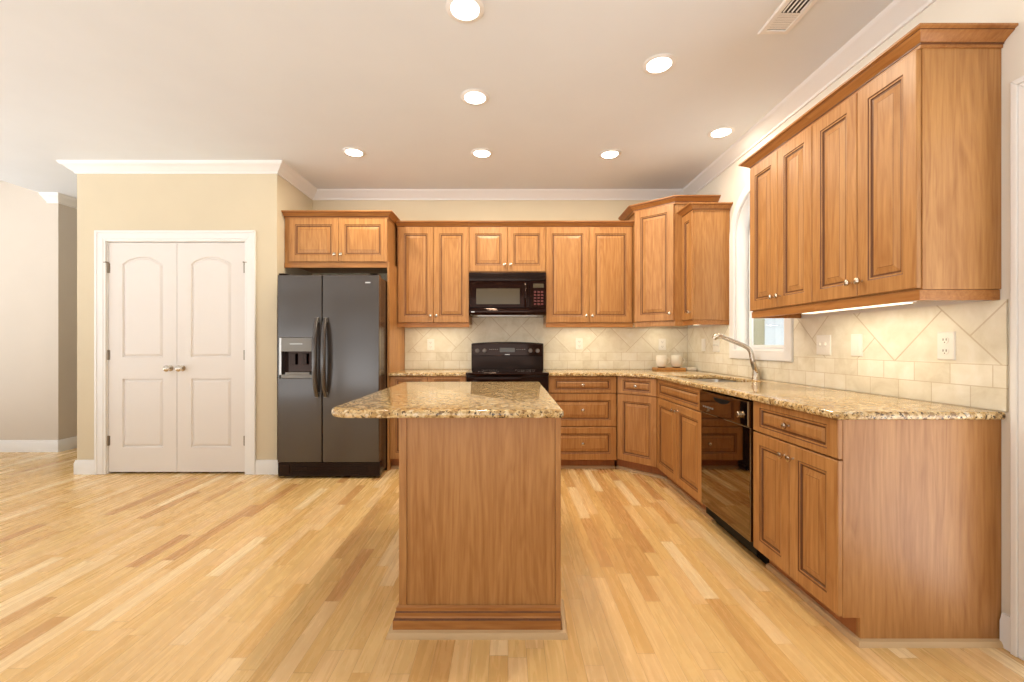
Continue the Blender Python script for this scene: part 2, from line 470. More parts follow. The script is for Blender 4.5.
# casings
def casing_profile(mb, x0, x1, z1, w, y, t):
    """three sides of a cased opening in the xz plane, front at y-t"""
    for g0, g1, d in ((0, .02, .7), (.02, w - .022, .82), (w - .022, w, 1.0)):
        outer = [(x0 - g1, 0), (x0 - g1, z1 + g1), (x1 + g1, z1 + g1), (x1 + g1, 0)]
        inner = [(x0 - g0, 0), (x0 - g0, z1 + g0), (x1 + g0, z1 + g0), (x1 + g0, 0)]
        for k in range(3):
            a, b, c, e = outer[k], outer[k + 1], inner[k + 1], inner[k]
            mb.loops([[(p[0], y, p[1]) for p in (a, b, c, e)], [(p[0], y - t * d, p[1]) for p in (a, b, c, e)]])
mb = MB(); casing_profile(mb, DX0, DX1, DZ, .096, YP - .0005, .024)
mb.box(DX0, DX0 + .006, YP, YP + .11, 0, DZ); mb.box(DX1 - .006, DX1, YP, YP + .11, 0, DZ); mb.box(DX0, DX1, YP, YP + .11, DZ - .006, DZ)
struct(mb.build('trim_8', 'white', bevel=.003))
mb = MB(); casing_profile(mb, -1.575, -.62, 2.083, .092, 0, .026)
o = struct(mb.build('trim_9', 'white', bevel=.003)); o.rotation_euler = (0, 0, RY); o.location = (XR - .0005, -.022, 0)

# ------------------------------------------------------------------ pantry doors
def ring_rect(x0, x1, z0, z1, g, y):
    return [(x0 + g, y, z0 + g), (x1 - g, y, z0 + g), (x1 - g, y, z1 - g), (x0 + g, y, z1 - g)]
def ring_arch(x0, x1, z0, zs, rise, g, y, n=12):
    w = x1 - x0; k = (w - 2 * g) / w
    pts = [(x0 + g, y, z0 + g), (x1 - g, y, z0 + g), (x1 - g, y, zs - g * .6)]
    for i in range(1, n):
        u = i / n; x = x1 - g - (w - 2 * g) * u
        s = .5 - .5 * math.cos(2 * PI * u)
        s = math.sin(PI * u) ** .75
        pts.append((x, y, zs - g * .6 + rise * s - g * .4 * s))
    pts.append((x0 + g, y, zs - g * .6))
    return pts
PROF = [(0, 0), (.007, .013), (.013, .013), (.03, .003), (.034, .002), (.04, .002)]
def pantry_door(name, x0, x1, knob_x, hinge_x, hs):
    d = bpy.data.objects.new(name, None); COL.objects.link(d); struct(d)
    d.location = (x0, YP + .006, .018)
    w = x1 - x0; h = DZ - .01 - .018; t = .035; st = .125
    mb = MB()
    zb0, zb1, zt0, zs = .222, .85, 1.043, 1.897; rise = .066
    mb.box(0, st, 0, t, 0, h); mb.box(w - st, w, 0, t, 0, h)
    mb.box(st, w - st, 0, t, 0, zb0); mb.box(st, w - st, 0, t, zb1, zt0)
    n = 12
    top = ring_arch(st, w - st, zt0, zs, rise, 0, 0, n)[2:]
    for a, b in zip(top[:-1], top[1:]):
        q = [(a[0], a[2]), (b[0], b[2]), (b[0], h), (a[0], h)]
        mb.prism(q, 0, t, 'xz')
    bmesh.ops.remove_doubles(mb.bm, verts=mb.bm.verts[:], dist=1e-5)
    mb.build('door_frame', 'door_white', d)
    mb = MB(); mb.loops([ring_rect(st, w - st, zb0, zb1, g, y) for g, y in PROF], cap0=False)
    mb.build('lower_panel', 'door_white', d)
    mb = MB(); mb.loops([ring_arch(st, w - st, zt0, zs, rise, g, y, n) for g, y in PROF], cap0=False)
    mb.build('arched_panel', 'door_white', d)
    kz = .945
    mb = MB(); mb.lathe([(.0, 0), (.028, 0), (.028, .006), (.011, .009), (.010, .03), (.022, .036), (.029, .046), (.028, .056), (.018, .064), (0, .066)], (knob_x - x0, 0, kz), '-y', 20)
    mb.build('knob', 'nickel', d, smooth=40)
    for i, hz in enumerate((.285, 1.066, 1.858)):
        mb = MB(); hx = hinge_x - x0
        mb.lathe([(0, -.045), (.006, -.045), (.006, .045), (0, .045)], (hx, -.006, hz), 'z', 10)
        mb.box(hx + .001 * hs, hx + .014 * hs, -.002, .0, hz - .044, hz + .044)
        if i == 2:
            mb.box(hx, hx - .045 * hs, -.024, -.018, hz + .047, hz + .053); mb.box(hx - .004, hx + .004, -.03, .0, hz + .044, hz + .055)
        mb.build('hinge', 'hinge_metal', d, smooth=40)
    return d
pantry_door('door_1', DX0 + .009, -3.022, -3.078, DX0 + .009, 1)['label'] = 'left white pantry door with arched upper panel'
pantry_door('door_2', -3.018, DX1 - .009, -2.968, DX1 - .009, -1)['label'] = 'right white pantry door with arched upper panel'

# ------------------------------------------------------------------ cabinets
def panel_front(w, h, t, fx, fz, bev=.026):
    """raised-panel front: x 0..w, z 0..h, front face y=0 back y=t; glazed grooves get material 1"""
    def R(gx, gz, y): return [(gx, y, gz), (w - gx, y, gz), (w - gx, y, h - gz), (gx, y, h - gz)]
    mb = MB()
    spec = [(0, t, 0), (0, .003, 0), (.003, 0, 0)]
    rings = [R(g, g, y) for g, y, _ in spec]
    mis = [0, 0]
    for dg, y, mi in ((-.014, 0, 0), (-.009, .003, 1), (-.003, .0035, 0), (0, .0085, 1), (.007, .009, 1), (.007 + bev, .0025, 0), (.0085 + bev, .002, 1 if bev > .02 else 0)):
        rings.append(R(fx + dg, fz + dg, y)); mis.append(mi)
    mb.loops(rings, mis, cap1=False)
    g = mb.bm.verts; g.ensure_lookup_table(); mb.bm.faces.new(list(g)[-4:]).material_index = 0
    # the last cap is the field
    return mb
KNOB = [(0, 0), (.006, 0), (.006, .002), (.0045, .004), (.0045, .014), (.012, .018), (.0155, .023), (.0145, .029), (.008, .033), (0, .034)]
def front(kind, x0, x1, z0, z1, parent, knob=None, fx=None, fz=None, y=0):
    w, h = x1 - x0, z1 - z0
    if fx is None: fx = .072
    if fz is None: fz = .076 if h > .3 else .04
    bev = .026 if h > .2 else .012
    o = panel_front(w, h, .019, fx, fz, bev).build(kind, ['wood', 'glaze'], parent, loc=(x0, y, z0))
    if knob:
        for kx, kz in (knob if isinstance(knob, list) else [knob]):
            MB().lathe(KNOB, (kx - x0, 0, kz - z0), '-y', 16).build('knob', 'nickel', o, smooth=45)
    return o
WCR = [(0, -.058), (.005, -.058), (.005, -.046), (.009, -.045), (.009, -.040), (.013, -.038), (.02, -.032), (.034, -.022), (.045, -.016), (.045, -.012), (.05, -.010), (.056, -.009), (.056, 0), (0, 0)]
WLN = (2, 3, 8)
def wall_cabinet(name, label, loc, rz, w, d, H, doors, crown_z, knobs='in', ends=(0, 0), rail=.048, z_door=(.048, None), crown=True, top_drop=.06):
    """doors: list of widths boundaries in local x; z is measured from the bottom of the light rail"""
    c = thing(name, label, 'cabinet', loc, rz)
    zt = H
    MB().box(0, w, .02, d, rail - .006, zt).build('carcass', 'wood', c, bevel=.001)
    z0 = rail + .002 if z_door[0] is None else z_door[0]; z1 = z_door[1] if z_door[1] else zt - top_drop
    n = len(doors)
    for i, (a, b) in enumerate(doors):
        if n == 1: kx = b - .03 if knobs != 'left' else a + .03
        else: kx = b - .03 if i % 2 == 0 else a + .03
        front('door', a + .0015, b - .0015, z0, z1, c, (kx, z0 + .065))
    # light rail under the front (and the open ends)
    mb = MB()
    p = [(w, .012), (0, .012)]
    if ends[1]: p = [(w - .004, d)] + [(w - .004, .012)] + p[1:]
    if ends[0]: p = p[:-1] + [(.004, .012), (.004, d)]
    sweep(mb, p, [(0, 0), (0, rail - .007), (-.018, rail - .007), (-.018, 0)])
    mb.build('light_rail', 'wood_h', c, bevel=.0015)
    if crown:
        mb = MB(); p = [(w, .012), (0, .012)]
        if ends[1]: p = [(w + .0005, d), (w + .0005, .012)] + p[1:]
        if ends[0]: p = p[:-1] + [(-.0005, .012), (-.0005, d)]
        sweep(mb, p, [(o_, crown_z + z_) for o_, z_ in WCR], lines=WLN)
        mb.build('crown', ['wood_h', 'glaze'], c)
        MB().box(.0, w, .014, d, zt, crown_z - .004).build('top_frieze', 'wood', c)
    return c

ZB = 1.352; TOPZ = 2.402
# back wall run: door faces at y = 4.30
YU = 4.305
dU = YB - YU - .002
def Hn(z): return z - ZB
wall_cabinet('wall_cabinet', 'tall two-door wooden wall cabinet between the fridge enclosure and the microwave', (-1.108, YU, ZB), 0, .72, dU, Hn(2.356), [(.012, .366), (.366, .72)], Hn(TOPZ), z_door=(.048, Hn(2.348)))
wall_cabinet('wall_cabinet', 'short two-door wooden wall cabinet directly above the microwave', (-.387, YU, 1.893), 0, .764, dU, 2.356 - 1.893, [(0, .382), (.382, .764)], TOPZ - 1.893, rail=.012, z_door=(.014, 2.348 - 1.893))
wall_cabinet('wall_cabinet', 'tall two-door wooden wall cabinet between the microwave and the angled corner cabinet', (.378, YU, ZB), 0, .87, dU, Hn(2.356), [(0, .43), (.43, .858)], Hn(TOPZ), z_door=(.048, Hn(2.348)), ends=(0, 0))
# over the fridge
YF = 4.045
wall_cabinet('fridge_cabinet', 'two-door wooden cabinet bridging over the black refrigerator', (XP1 + .004, YF, 1.902), 0, .969, YB - YF - .002, 2.372 - 1.902, [(.045, .512), (.512, .969)], 2.422 - 1.902, rail=.052, z_door=(.054, 2.366 - 1.902), ends=(0, 1))
# full height side panel beside the fridge
c = thing('fridge_side_panel', 'full-height wooden panel standing on the floor between fridge and counter', 'panel', (-1.13, 4.04, 0))
MB().box(0, .02, 0, YB - 4.042, 0, 1.953).build('panel', 'wood', c, bevel=.001)

# angled corner wall cabinet (footprint polygon), taller than its neighbours
cx0, cy0, cx1, cy1 = 1.252, 4.262, 1.546, 4.0
cc = thing('corner_wall_cabinet', 'taller angled one-door wooden cabinet in the corner of the two walls', 'cabinet', (cx0, cy0, ZB), 0)
foot = [(0, 0), (cx1 - cx0, cy1 - cy0), (cx1 - cx0 + .08, cy1 - cy0), (XR - .002 - cx0, cy1 - cy0), (XR - .002 - cx0, YB - .002 - cy0), (0, YB - .002 - cy0)]
dv = (Vector((cx1, cy1)) - Vector((cx0, cy0))); L = dv.length; du = dv.normalized(); nv = Vector((du.y, -du.x))  # outward
ang = math.atan2(du.y, du.x)
ztop = Hn(2.49)
MB().prism(foot, .042, ztop, 'xy').build('carcass', 'wood', cc, bevel=.001)
o = panel_front(L - .012, Hn(2.478) - .05, .019, .074, .078).build('door', ['wood', 'glaze'], cc, loc=(nv.x * .0195 + du.x * .006, nv.y * .0195 + du.y * .006, .05)); o.rotation_euler = (0, 0, ang)
MB().lathe(KNOB, (L - .045, 0, .065), '-y', 16).build('knob', 'nickel', o, smooth=45)
pth = [(cx1 - cx0 + .4, cy1 - cy0 - .001), (cx1 - cx0, cy1 - cy0 - .001), (0, 0), (0, YB - .004 - cy0)]
mb = MB(); sweep(mb, pth, [(o_ + .012, Hn(2.541) + z_ * 1.1) for o_, z_ in WCR], lines=WLN); mb.build('crown', ['wood_h', 'glaze'], cc)
MB().prism(foot, ztop, Hn(2.537), 'xy').build('top_frieze', 'wood', cc)
mb = MB(); sweep(mb, [(cx1 - cx0 + .08, cy1 - cy0), (cx1 - cx0, cy1 - cy0), (0, 0)], [(.008, 0), (.008, .042), (-.012, .042), (-.012, 0)]); mb.build('light_rail', 'wood', cc, bevel=.0015)

# right wall: narrow one next to the corner, then the long pair past the window
DR = XR - 1.606 - .002
wall_cabinet('wall_cabinet', 'narrow one-door wooden wall cabinet beside the corner cabinet, its plain end above the faucet', (1.606, 3.998, ZB), RY, .228, DR, Hn(2.356), [(.002, .225)], Hn(TOPZ), z_door=(.048, Hn(2.348)), ends=(0, 1))
wall_cabinet('wall_cabinet', 'two-door wooden wall cabinet on the right wall, next to the arched window', (1.606, 2.872, ZB), RY, .588, DR, Hn(2.35), [(0, .294), (.294, .588)], Hn(2.396), z_door=(.048, Hn(2.338)), ends=(1, 0))
wall_cabinet('wall_cabinet', 'nearest two-door wooden wall cabinet on the right wall with large plain end panel', (1.606, 2.283, ZB), RY, .589, DR, Hn(2.35), [(0, .294), (.294, .586)], Hn(2.396), z_door=(.048, Hn(2.338)), ends=(0, 1))

def base_cabinet(name, label, loc, rz, w, d, fronts, ends=(0, 0), H=.882, toe=.067, cat='cabinet', toe_mat='wood_dark', shoe=True, hollow=False):
    c = thing(name, label, cat, loc, rz)
    if hollow:
        link('carcass', slab([[(0, .02), (w, .02), (w, d), (0, d)], [(.018, .038), (w - .018, .038), (w - .018, d - .012), (.018, d - .012)]], .105, H), 'wood', c)
        MB().box(.0182, w - .0182, .0382, d - .0122, .105, .123).build('cabinet_floor', 'wood', c)
    else:
        MB().box(.0201 * ends[0], w - .0201 * ends[1], .02, d, .105, H).build('carcass', 'wood', c)
    t0 = .02 if ends[0] else 0; t1 = w - .02 if ends[1] else w
    MB().box(t0, t1, toe + .02, d - .03, 0, .105).build('toe_kick', toe_mat, c)
    side = [(.02, .105), (toe + .02, .105), (toe + .02, 0), (d, 0), (d, H), (.02, H)]
    if ends[1]: MB().prism(side, w - .02, w, 'yz').build('end_panel', 'wood', c, bevel=.001)
    if ends[0]: MB().prism(side, 0, .02, 'yz').build('end_panel', 'wood', c, bevel=.001)
    for kind, a, b, z0, z1, kn in fronts:
        front(kind, a + .0015, b - .0015, z0, z1, c, kn, fz=.041 if z1 - z0 < .2 else .072)
    if shoe:
        mb = MB(); y = toe + .02
        p = [(w, y), (0, y)]
        if ends[1]: p = [(w, d), (w, y)] + p[1:]
        sweep(mb, p, [(.0002, 0), (.02, 0), (.019, .008), (.013, .02), (.0002, .024)])
        mb.build('shoe_molding', 'shoe', c, smooth=40)
    return c
YBF = 4.037; dB = YB - YBF - .002
D0, D1, R0, R1 = .110, .719, .727, .88
w = .718
base_cabinet('base_cabinet', 'wooden base cabinet between the refrigerator and the black range, mostly behind the island', (-1.109, YBF, 0), 0, w, dB,
             [('drawer', .0, w / 2, R0, R1, (w / 4, .803)), ('drawer', w / 2, w, R0, R1, (w * .75, .803)), ('door', 0, w / 2, D0, D1, (w / 2 - .03, D1 - .065)), ('door', w / 2, w, D0, D1, (w / 2 + .03, D1 - .065))])
w = .638
base_cabinet('base_cabinet', 'wooden base cabinet with a stack of three drawers right of the range', (.378, YBF, 0), 0, w, dB,
             [('drawer', 0, w, R0, R1, (w / 2, .803)), ('drawer', 0, w, .415, D1, (w / 2, .567)), ('drawer', 0, w, D0 - .01, .407, (w / 2, .254))])
# angled base in the corner
bx0, by0, bx1, by1 = 1.018, 4.037, 1.294, 3.753
bc = thing('corner_base_cabinet', 'angled wooden corner base cabinet with one small drawer over one door', 'cabinet', (bx0, by0, 0))
dv = Vector((bx1 - bx0, by1 - by0)); L = dv.length; du = dv.normalized(); nv = Vector((du.y, -du.x)); ang = math.atan2(du.y, du.x)
i0 = (-nv.x * .02, -nv.y * .02)
foot = [(-nv.x * .02, -nv.y * .02 ), (bx1 - bx0 - nv.x * .02, by1 - by0 - nv.y * .02), (XR - .004 - bx0, by1 - by0 + .014), (XR - .004 - bx0, YB - .004 - by0), (.014, YB - .004 - by0)]
MB().prism(foot, .105, .882, 'xy').build('carcass', 'wood', bc)
for kind, z0, z1, kz, fx, fz in (('drawer', R0, R1, .803, .072, .041), ('door', D0, D1, D1 - .065, .072, .074)):
    o = panel_front(L - .006, z1 - z0, .019, fx, fz, .012 if z1 - z0 < .2 else .026).build(kind, ['wood', 'glaze'], bc, loc=(du.x * .003, du.y * .003, z0)); o.rotation_euler = (0, 0, ang)
    if kind == 'drawer': MB().lathe(KNOB, (L / 2, 0, kz - z0), '-y', 16).build('knob', 'nickel', o, smooth=45)
tk = .087
q0 = Vector((0, 0)) - nv * tk; q1 = Vector((bx1 - bx0, by1 - by0)) - nv * tk
q0 -= du * .055; q1 += du * .06
foot2 = [tuple(q0), tuple(q1), (XR - .1 - bx0, q1.y), (XR - .1 - bx0, .5), (q0.x, .5)]
MB().prism(foot2, 0, .105, 'xy').build('toe_kick', 'wood_dark', bc)
mb = MB(); sweep(mb, [tuple(q1), tuple(q0)], [(.0002, 0), (.02, 0), (.019, .008), (.013, .02), (.0002, .024)]); mb.build('shoe_molding', 'shoe', bc, smooth=40)

dRb = XR - 1.294 - .002
w = .868
base_cabinet('sink_base_cabinet', 'two-door wooden sink base cabinet between angled corner and dishwasher', (1.294, 3.752, 0), RY, w, dRb,
             [('false_drawer_front', 0, w, R0, R1, None), ('door', 0, w / 2, D0, D1, (w / 2 - .03, D1 - .05)), ('door', w / 2, w, D0, D1, (w / 2 + .03, D1 - .05))], hollow=True)
w = .589
base_cabinet('base_cabinet', 'nearest wooden base cabinet right of the dishwasher, one wide drawer over two doors', (1.294, 2.283, 0), RY, w, dRb,
             [('drawer', 0, w, R0, R1, (w / 2, .803)), ('door', 0, w / 2, D0, D1, (w / 2 - .03, D1 - .06)), ('door', w / 2, w, D0, D1, (w / 2 + .03, D1 - .06))], ends=(0, 1))

# ------------------------------------------------------------------ counters
ZT0, ZT = .884, .916
def counter(name, label, polys, bevel=.011):
    ox, oy = polys[0][0]
    me = slab([[(x - ox, y - oy) for x, y in p] for p in polys], 0, ZT - ZT0, bevel, 3)
    o = link(name, me, 'granite', smooth=40); o.location = (ox, oy, ZT0)
    return tag(o, label, 'countertop')
def round_corner(px, py, r, a0, n=8): return arc(px, py, r, a0, a0 + 90, n)
counter('countertop', 'speckled granite countertop left of the range, running to the fridge panel', [[(-1.108, 4.01), (-.392, 4.01), (-.392, YB - .011), (-1.108, YB - .011)]])
SK = (1.40, 1.80, 3.02, 3.70)   # sink opening
hole = arc(SK[1] - .05, SK[3] - .05, .05, 0, 90, 5) + arc(SK[0] + .05, SK[3] - .05, .05, 90, 180, 5) + arc(SK[0] + .05, SK[2] + .05, .05, 180, 270, 5) + arc(SK[1] - .05, SK[2] + .05, .05, 270, 360, 5)
counter('countertop', 'long L-shaped speckled granite countertop right of the range, holding the sink',
        [[(.380, 4.01), (1.006, 4.01), (1.270, 3.742), (1.270, 1.695)] + arc(1.293, 1.695, .023, 180, 270, 4)[1:] + [(XR - .011, 1.672), (XR - .011, YB - .011), (.380, YB - .011)], hole])

# ------------------------------------------------------------------ backsplash
me = slab([[(-1.108, 0), (XR - .010, 0), (XR - .010, .436), (1.26, .436), (1.26, .438), (.378, .438), (.378, .556), (-.388, .556), (-.388, .438), (-1.108, .438)]], .001, .009)
me.transform(TO_XZ)
o = link('tile_backsplash', me, 'tile_back'); o.location = (0, YB, ZT); tag(o, 'stone tile backsplash along the back wall behind the range', 'backsplash')
wy = 2.917; wy2 = 3.763
me = slab([[(1.672, 0), (YB - .010, 0), (YB - .010, .436), (wy2, .436), (wy2, .142), (wy, .142), (wy, .436), (1.672, .436)]], -.009, -.001)
me.transform(TO_YZ)
# object space of this piece: x runs along the wall so the tile pattern reads correctly
me.transform(Matrix.Rotation(-PI / 2, 4, 'Z'))
o = link('tile_backsplash', me, 'tile_right'); o.rotation_euler = (0, 0, PI / 2); o.location = (XR, 0, ZT); tag(o, 'stone tile backsplash along the right wall under the window', 'backsplash')

# ------------------------------------------------------------------ window
wnd = bpy.data.objects.new('window_1', None); COL.objects.link(wnd); struct(wnd); wnd.location = (XR, 3.325, 1.06)
wnd['label'] = 'arched white window in a deep reveal above the sink'
def wl(me, name, mat, **k):
    me.transform(TO_YZ); me.transform(Matrix.Translation((0, -3.325, -1.06)))
    return link(name, me, mat, wnd, **k)
wl(slab([arch_outline(.074), arch_outline(.0)], -.022, -.0005, .004), 'window_casing', 'white', smooth=35)
wl(slab([arch_outline(.0), arch_outline(-.012)], .0, .125), 'window_reveal', 'white')
sash_out = arch_outline(-.012)
wl(slab([arch_outline(-.0125), arch_outline(-.04)], .1, .128, .003), 'sash', 'white')
wl(slab([arch_outline(-.036)], .112, .116), 'pane', 'glass')
# neighbouring wall outdoors
o = MB().box(0, 4.5, 0, .15, 0, 3.4).build('wall_outside', 'siding', loc=(3.56, 6.0, -.4)); struct(o)
o = MB().box(0, .42, -.03, .15, 0, 3.4).build('trim_10', 'corner_board', loc=(3.13, 6.0, -.4)); struct(o)

# ------------------------------------------------------------------ refrigerator
FX0, FX1, FY = -2.022, -1.132, 3.79
fr = thing('refrigerator', 'black side-by-side refrigerator with water dispenser and two bowed handles', 'refrigerator', (FX0, FY, 0))
fw = FX1 - FX0; fh = 1.79; split = .39
MB().box(.004, fw - .004, .075, .80, .03, fh - .015).build('body', 'fridge_side', fr, bevel=.006)
# freezer door with dispenser opening
dz0 = .145
DXA, DXB, DZA, DZB = .018, .312, .885, 1.238
me = slab([[(0, dz0), (split - .004, dz0), (split - .004, fh), (0, fh)], [(DXA, DZA), (DXB, DZA), (DXB, DZB), (DXA, DZB)]], -.07, 0, .006)
me.transform(TO_XZ); fd = link('freezer_door', me, 'fridge', fr, smooth=40)
me = slab([[(split + .004, dz0), (fw, dz0), (fw, fh), (split + .004, fh)]], -.07, 0, .006)
me.transform(TO_XZ); rd = link('refrigerator_door', me, 'fridge', fr, smooth=40)
dp = MB()
dp.box(DXA, DXB, .058, .068, DZA, DZB, 0)                                # back of niche
dp.box(DXA, DXB, -.004, .06, 1.118, DZB, 1)                              # control head
dp.box(DXA, DXA + .018, -.006, .06, DZA, DZB, 2)                         # side frame
dp.box(DXB - .012, DXB, -.004, .06, DZA, DZB, 1)
dp.box(DXA, DXB, -.006, .06, DZA, DZA + .03, 1)                          # drip shelf
dp.box(DXA + .05, DXB - .03, -.004, .05, DZA + .031, DZA + .05, 1)
dpo = dp.build('dispenser', ['black_gloss', 'grey_plastic', 'steel'], fd, bevel=.002)
for pxx in (.10, .2): MB().box(pxx, pxx + .04, .03, .045, 1.0, 1.1).build('paddle', 'black', dpo, bevel=.002)
MB().box(.11, .22, -.0055, -.0042, 1.182, 1.187).build('control_mark', 'badge', dpo)
for hx, par in ((split - .038, fd), (split + .036, rd)):
    pts = []; N = 14
    for i in range(N + 1):
        u = i / N; z = .725 + .685 * u
        pts.append((hx, -.012 - .052 * math.sin(PI * u) ** .6, z))
    MB().tube(pts, [.017 + .006 * math.sin(PI * i / N) for i in range(N + 1)], 12)  .build('handle', 'fridge', par, smooth=50)
    for mz in (.74, 1.395): MB().lathe([(0, -.021), (.017, -.021), (.017, .021), (0, .021)], (hx, -.012, mz), 'z', 12).build('handle_mount', 'grey_plastic', par, smooth=40)
MB().box(fw - .12, fw - .075, -.003, 0, 1.718, 1.728).build('badge', 'badge', rd)
MB().box(.01, .08, .0, .09, fh, fh + .014).build('hinge_cover', 'black', fr, bevel=.003)
MB().box(fw - .08, fw - .01, .0, .09, fh, fh + .014).build('hinge_cover', 'black', fr, bevel=.003)
g = MB(); g.box(.0, fw + .005, .012, .07, .02, .138)
for k in range(6): g.box(.12, fw - .1, .006, .012, .04 + .015 * k, .047 + .015 * k)
g.lathe([(0, 0), (.02, 0), (.02, .008), (0, .008)], (.2, .012, .088), '-y', 14).lathe([(0, 0), (.02, 0), (.02, .008), (0, .008)], (.24, .012, .088), '-y', 14)
g.box(.02, .1, .004, .012, .04, .12); g.box(fw - .09, fw - .01, .004, .012, .04, .12)
g.build('base_grille', 'black', fr, bevel=.001)
for fx in (.08, fw - .08):
    MB().lathe([(0, 0), (.02, 0), (.02, .031), (0, .031)], (fx, .12, 0), 'z', 10).build('foot', 'black_matte', fr)

# ------------------------------------------------------------------ microwave
mwx, mww, mwy = -.386, .762, 4.245
mw = thing('microwave', 'black over-the-range microwave hung below the short wall cabinet', 'microwave', (mwx, mwy, 1.468))
mh = .424
MB().box(0, mww, .03, YB - mwy - .012, .0, mh).build('body', 'black', mw, bevel=.004)
door = MB(); door.loops([ring_rect(.004, .6, .075, .335, g, y) for g, y in ((0, .03), (0, .004), (.004, 0), (.02, 0), (.023, .003))])
dro = door.build('door', 'black_gloss', mw)
MB().box(.074, .502, .0012, .006, .108, .262).build('door_window', 'screen', dro, bevel=.001)
MB().tube([(.556, 0, .09), (.556, -.03, .11), (.556, -.034, .2), (.556, -.03, .3), (.556, 0, .32)], .011, 10).build('door_handle', 'black_gloss', dro, smooth=45)
mb = MB(); mb.box(.604, mww - .002, .0, .03, .075, .335)
mco = mb.build('control_panel', 'black_gloss', mw, bevel=.002)
for r in range(5):
    for cc_ in range(3): MB().box(.64 + .034 * cc_, .664 + .034 * cc_, -.0015, 0, .10 + .03 * r, .118 + .03 * r).build('key', 'red_mark', mco)
MB().box(.634, .735, -.0015, 0, .27, .31).build('display', 'screen', mco)
mb = MB(); prof = [(.03, .338), (.006, .342), (.002, .38), (.006, .42), (.03, .423)]
mb.loops([[(0.002, y, z) for y, z in prof], [(mww - .002, y, z) for y, z in prof]])
for k in range(4): mb.box(.03, mww - .03, .0, .01, .352 + .016 * k, .356 + .016 * k)
mb.build('top_vent', 'black', mw, smooth=40)
mb = MB(); prof = [(.03, .0), (.008, .004), (-.006, .03), (-.002, .058), (.01, .072), (.03, .073)]
mb.loops([[(0.002, y, z) for y, z in prof], [(mww - .002, y, z) for y, z in prof]])
mb.build('lower_bow', 'black_gloss', mw, smooth=40)
MB().box(.025, .06, -.0085, -.0055, .028, .036).build('badge', 'badge', mw)
MB().box(.08, .68, .06, .3, -.004, 0.0).build('underside_filter', 'steel', mw)

# ------------------------------------------------------------------ range
rx, rw, ry = -.387, .762, 3.985
rg = thing('range', 'black electric range with rounded back control panel, behind the island', 'stove', (rx, ry, 0))
MB().box(.002, rw - .002, .03, YB - ry - .03, .05, .895).build('body', 'black', rg, bevel=.003)
for fx in (.06, rw - .06):
    for fy in (.08, .5): MB().lathe([(0, 0), (.02, 0), (.02, .051), (0, .051)], (fx, fy, 0), 'z', 10).build('foot', 'black_matte', rg)
me = slab([[(-.002, -.012), (rw + .002, -.012), (rw + .002, YB - ry - .1), (-.002, YB - ry - .1)]], .896, .921, .008)
ct = link('cooktop', me, 'black_gloss', rg, smooth=40)
for bx, by, br in ((.2, .15, .1), (.56, .15, .08), (.2, .4, .08), (.56, .4, .1)):
    mb = MB(); n = 32
    for rr in (br, br * .6):
        mb.loops([[(bx + a * math.cos(2 * PI * i / n), by + a * math.sin(2 * PI * i / n), .9212) for i in range(n)] for a in (rr, rr - .004)], cap0=False, cap1=False)
    mb.build('burner_ring', 'grey_plastic', ct)
bgy = YB - ry - .1
def bgshape(x0, x1, z0, z1, bow):
    return [(x0, z0), (x1, z0)] + [(x1 - (x1 - x0) * i / 16, z1 - .007 * (abs(2 * i / 16 - 1) ** 4) + bow * math.sin(PI * i / 16)) for i in range(17)]
MB().prism(bgshape(.0, rw, .9, 1.198, .010), bgy + .02, bgy + .088, 'xz').build('backguard', 'black', rg, bevel=.006)
cp_ = MB(); cp_.prism(bgshape(.012, rw - .012, 1.06, 1.186, .008), bgy - .006, bgy + .02, 'xz')
cpo = cp_.build('control_panel', 'black_gloss', rg, bevel=.006)
for kx in (.065, .14, rw - .14, rw - .065):
    k = MB().lathe([(0, 0), (.024, 0), (.022, .02), (.018, .026), (0, .026)], (kx, bgy - .006, 1.115), '-y', 18)
    k.box(kx - .003, kx + .003, bgy - .038, bgy - .03, 1.1, 1.136)
    k.build('knob', 'knob_grey', cpo, smooth=40)
MB().box(.30, .46, bgy - .0085, bgy - .006, 1.10, 1.145).build('display', 'screen', cpo)
for k in range(10):
    bx_ = (.19 if k < 5 else .475) + .02 * (k % 5)
    MB().box(bx_, bx_ + .013, bgy - .008, bgy - .006, 1.125, 1.132).build('button', 'grey_plastic', cpo)
MB().box(.355, .405, bgy - .0085, bgy - .006, 1.072, 1.078).build('badge', 'badge', cpo)
me = slab([[(.004, .2), (rw - .004, .2), (rw - .004, .88), (.004, .88)], [(.12, .34), (rw - .12, .34), (rw - .12, .66), (.12, .66)]], -.03, 0, .004)
me.transform(TO_XZ); od = link('oven_door', me, 'black_gloss', rg, smooth=40)
MB().box(.11, rw - .11, .012, .02, .33, .67).build('oven_window', 'screen', od)
MB().tube([(.06, 0, .8), (.06, -.045, .8), (.08, -.05, .8), (rw - .08, -.05, .8), (rw - .06, -.045, .8), (rw - .06, 0, .8)], .011, 10).build('oven_handle', 'black', od, smooth=45)
MB().box(.004, rw - .004, .0, .03, .06, .192).build('storage_drawer', 'black', rg, bevel=.004)

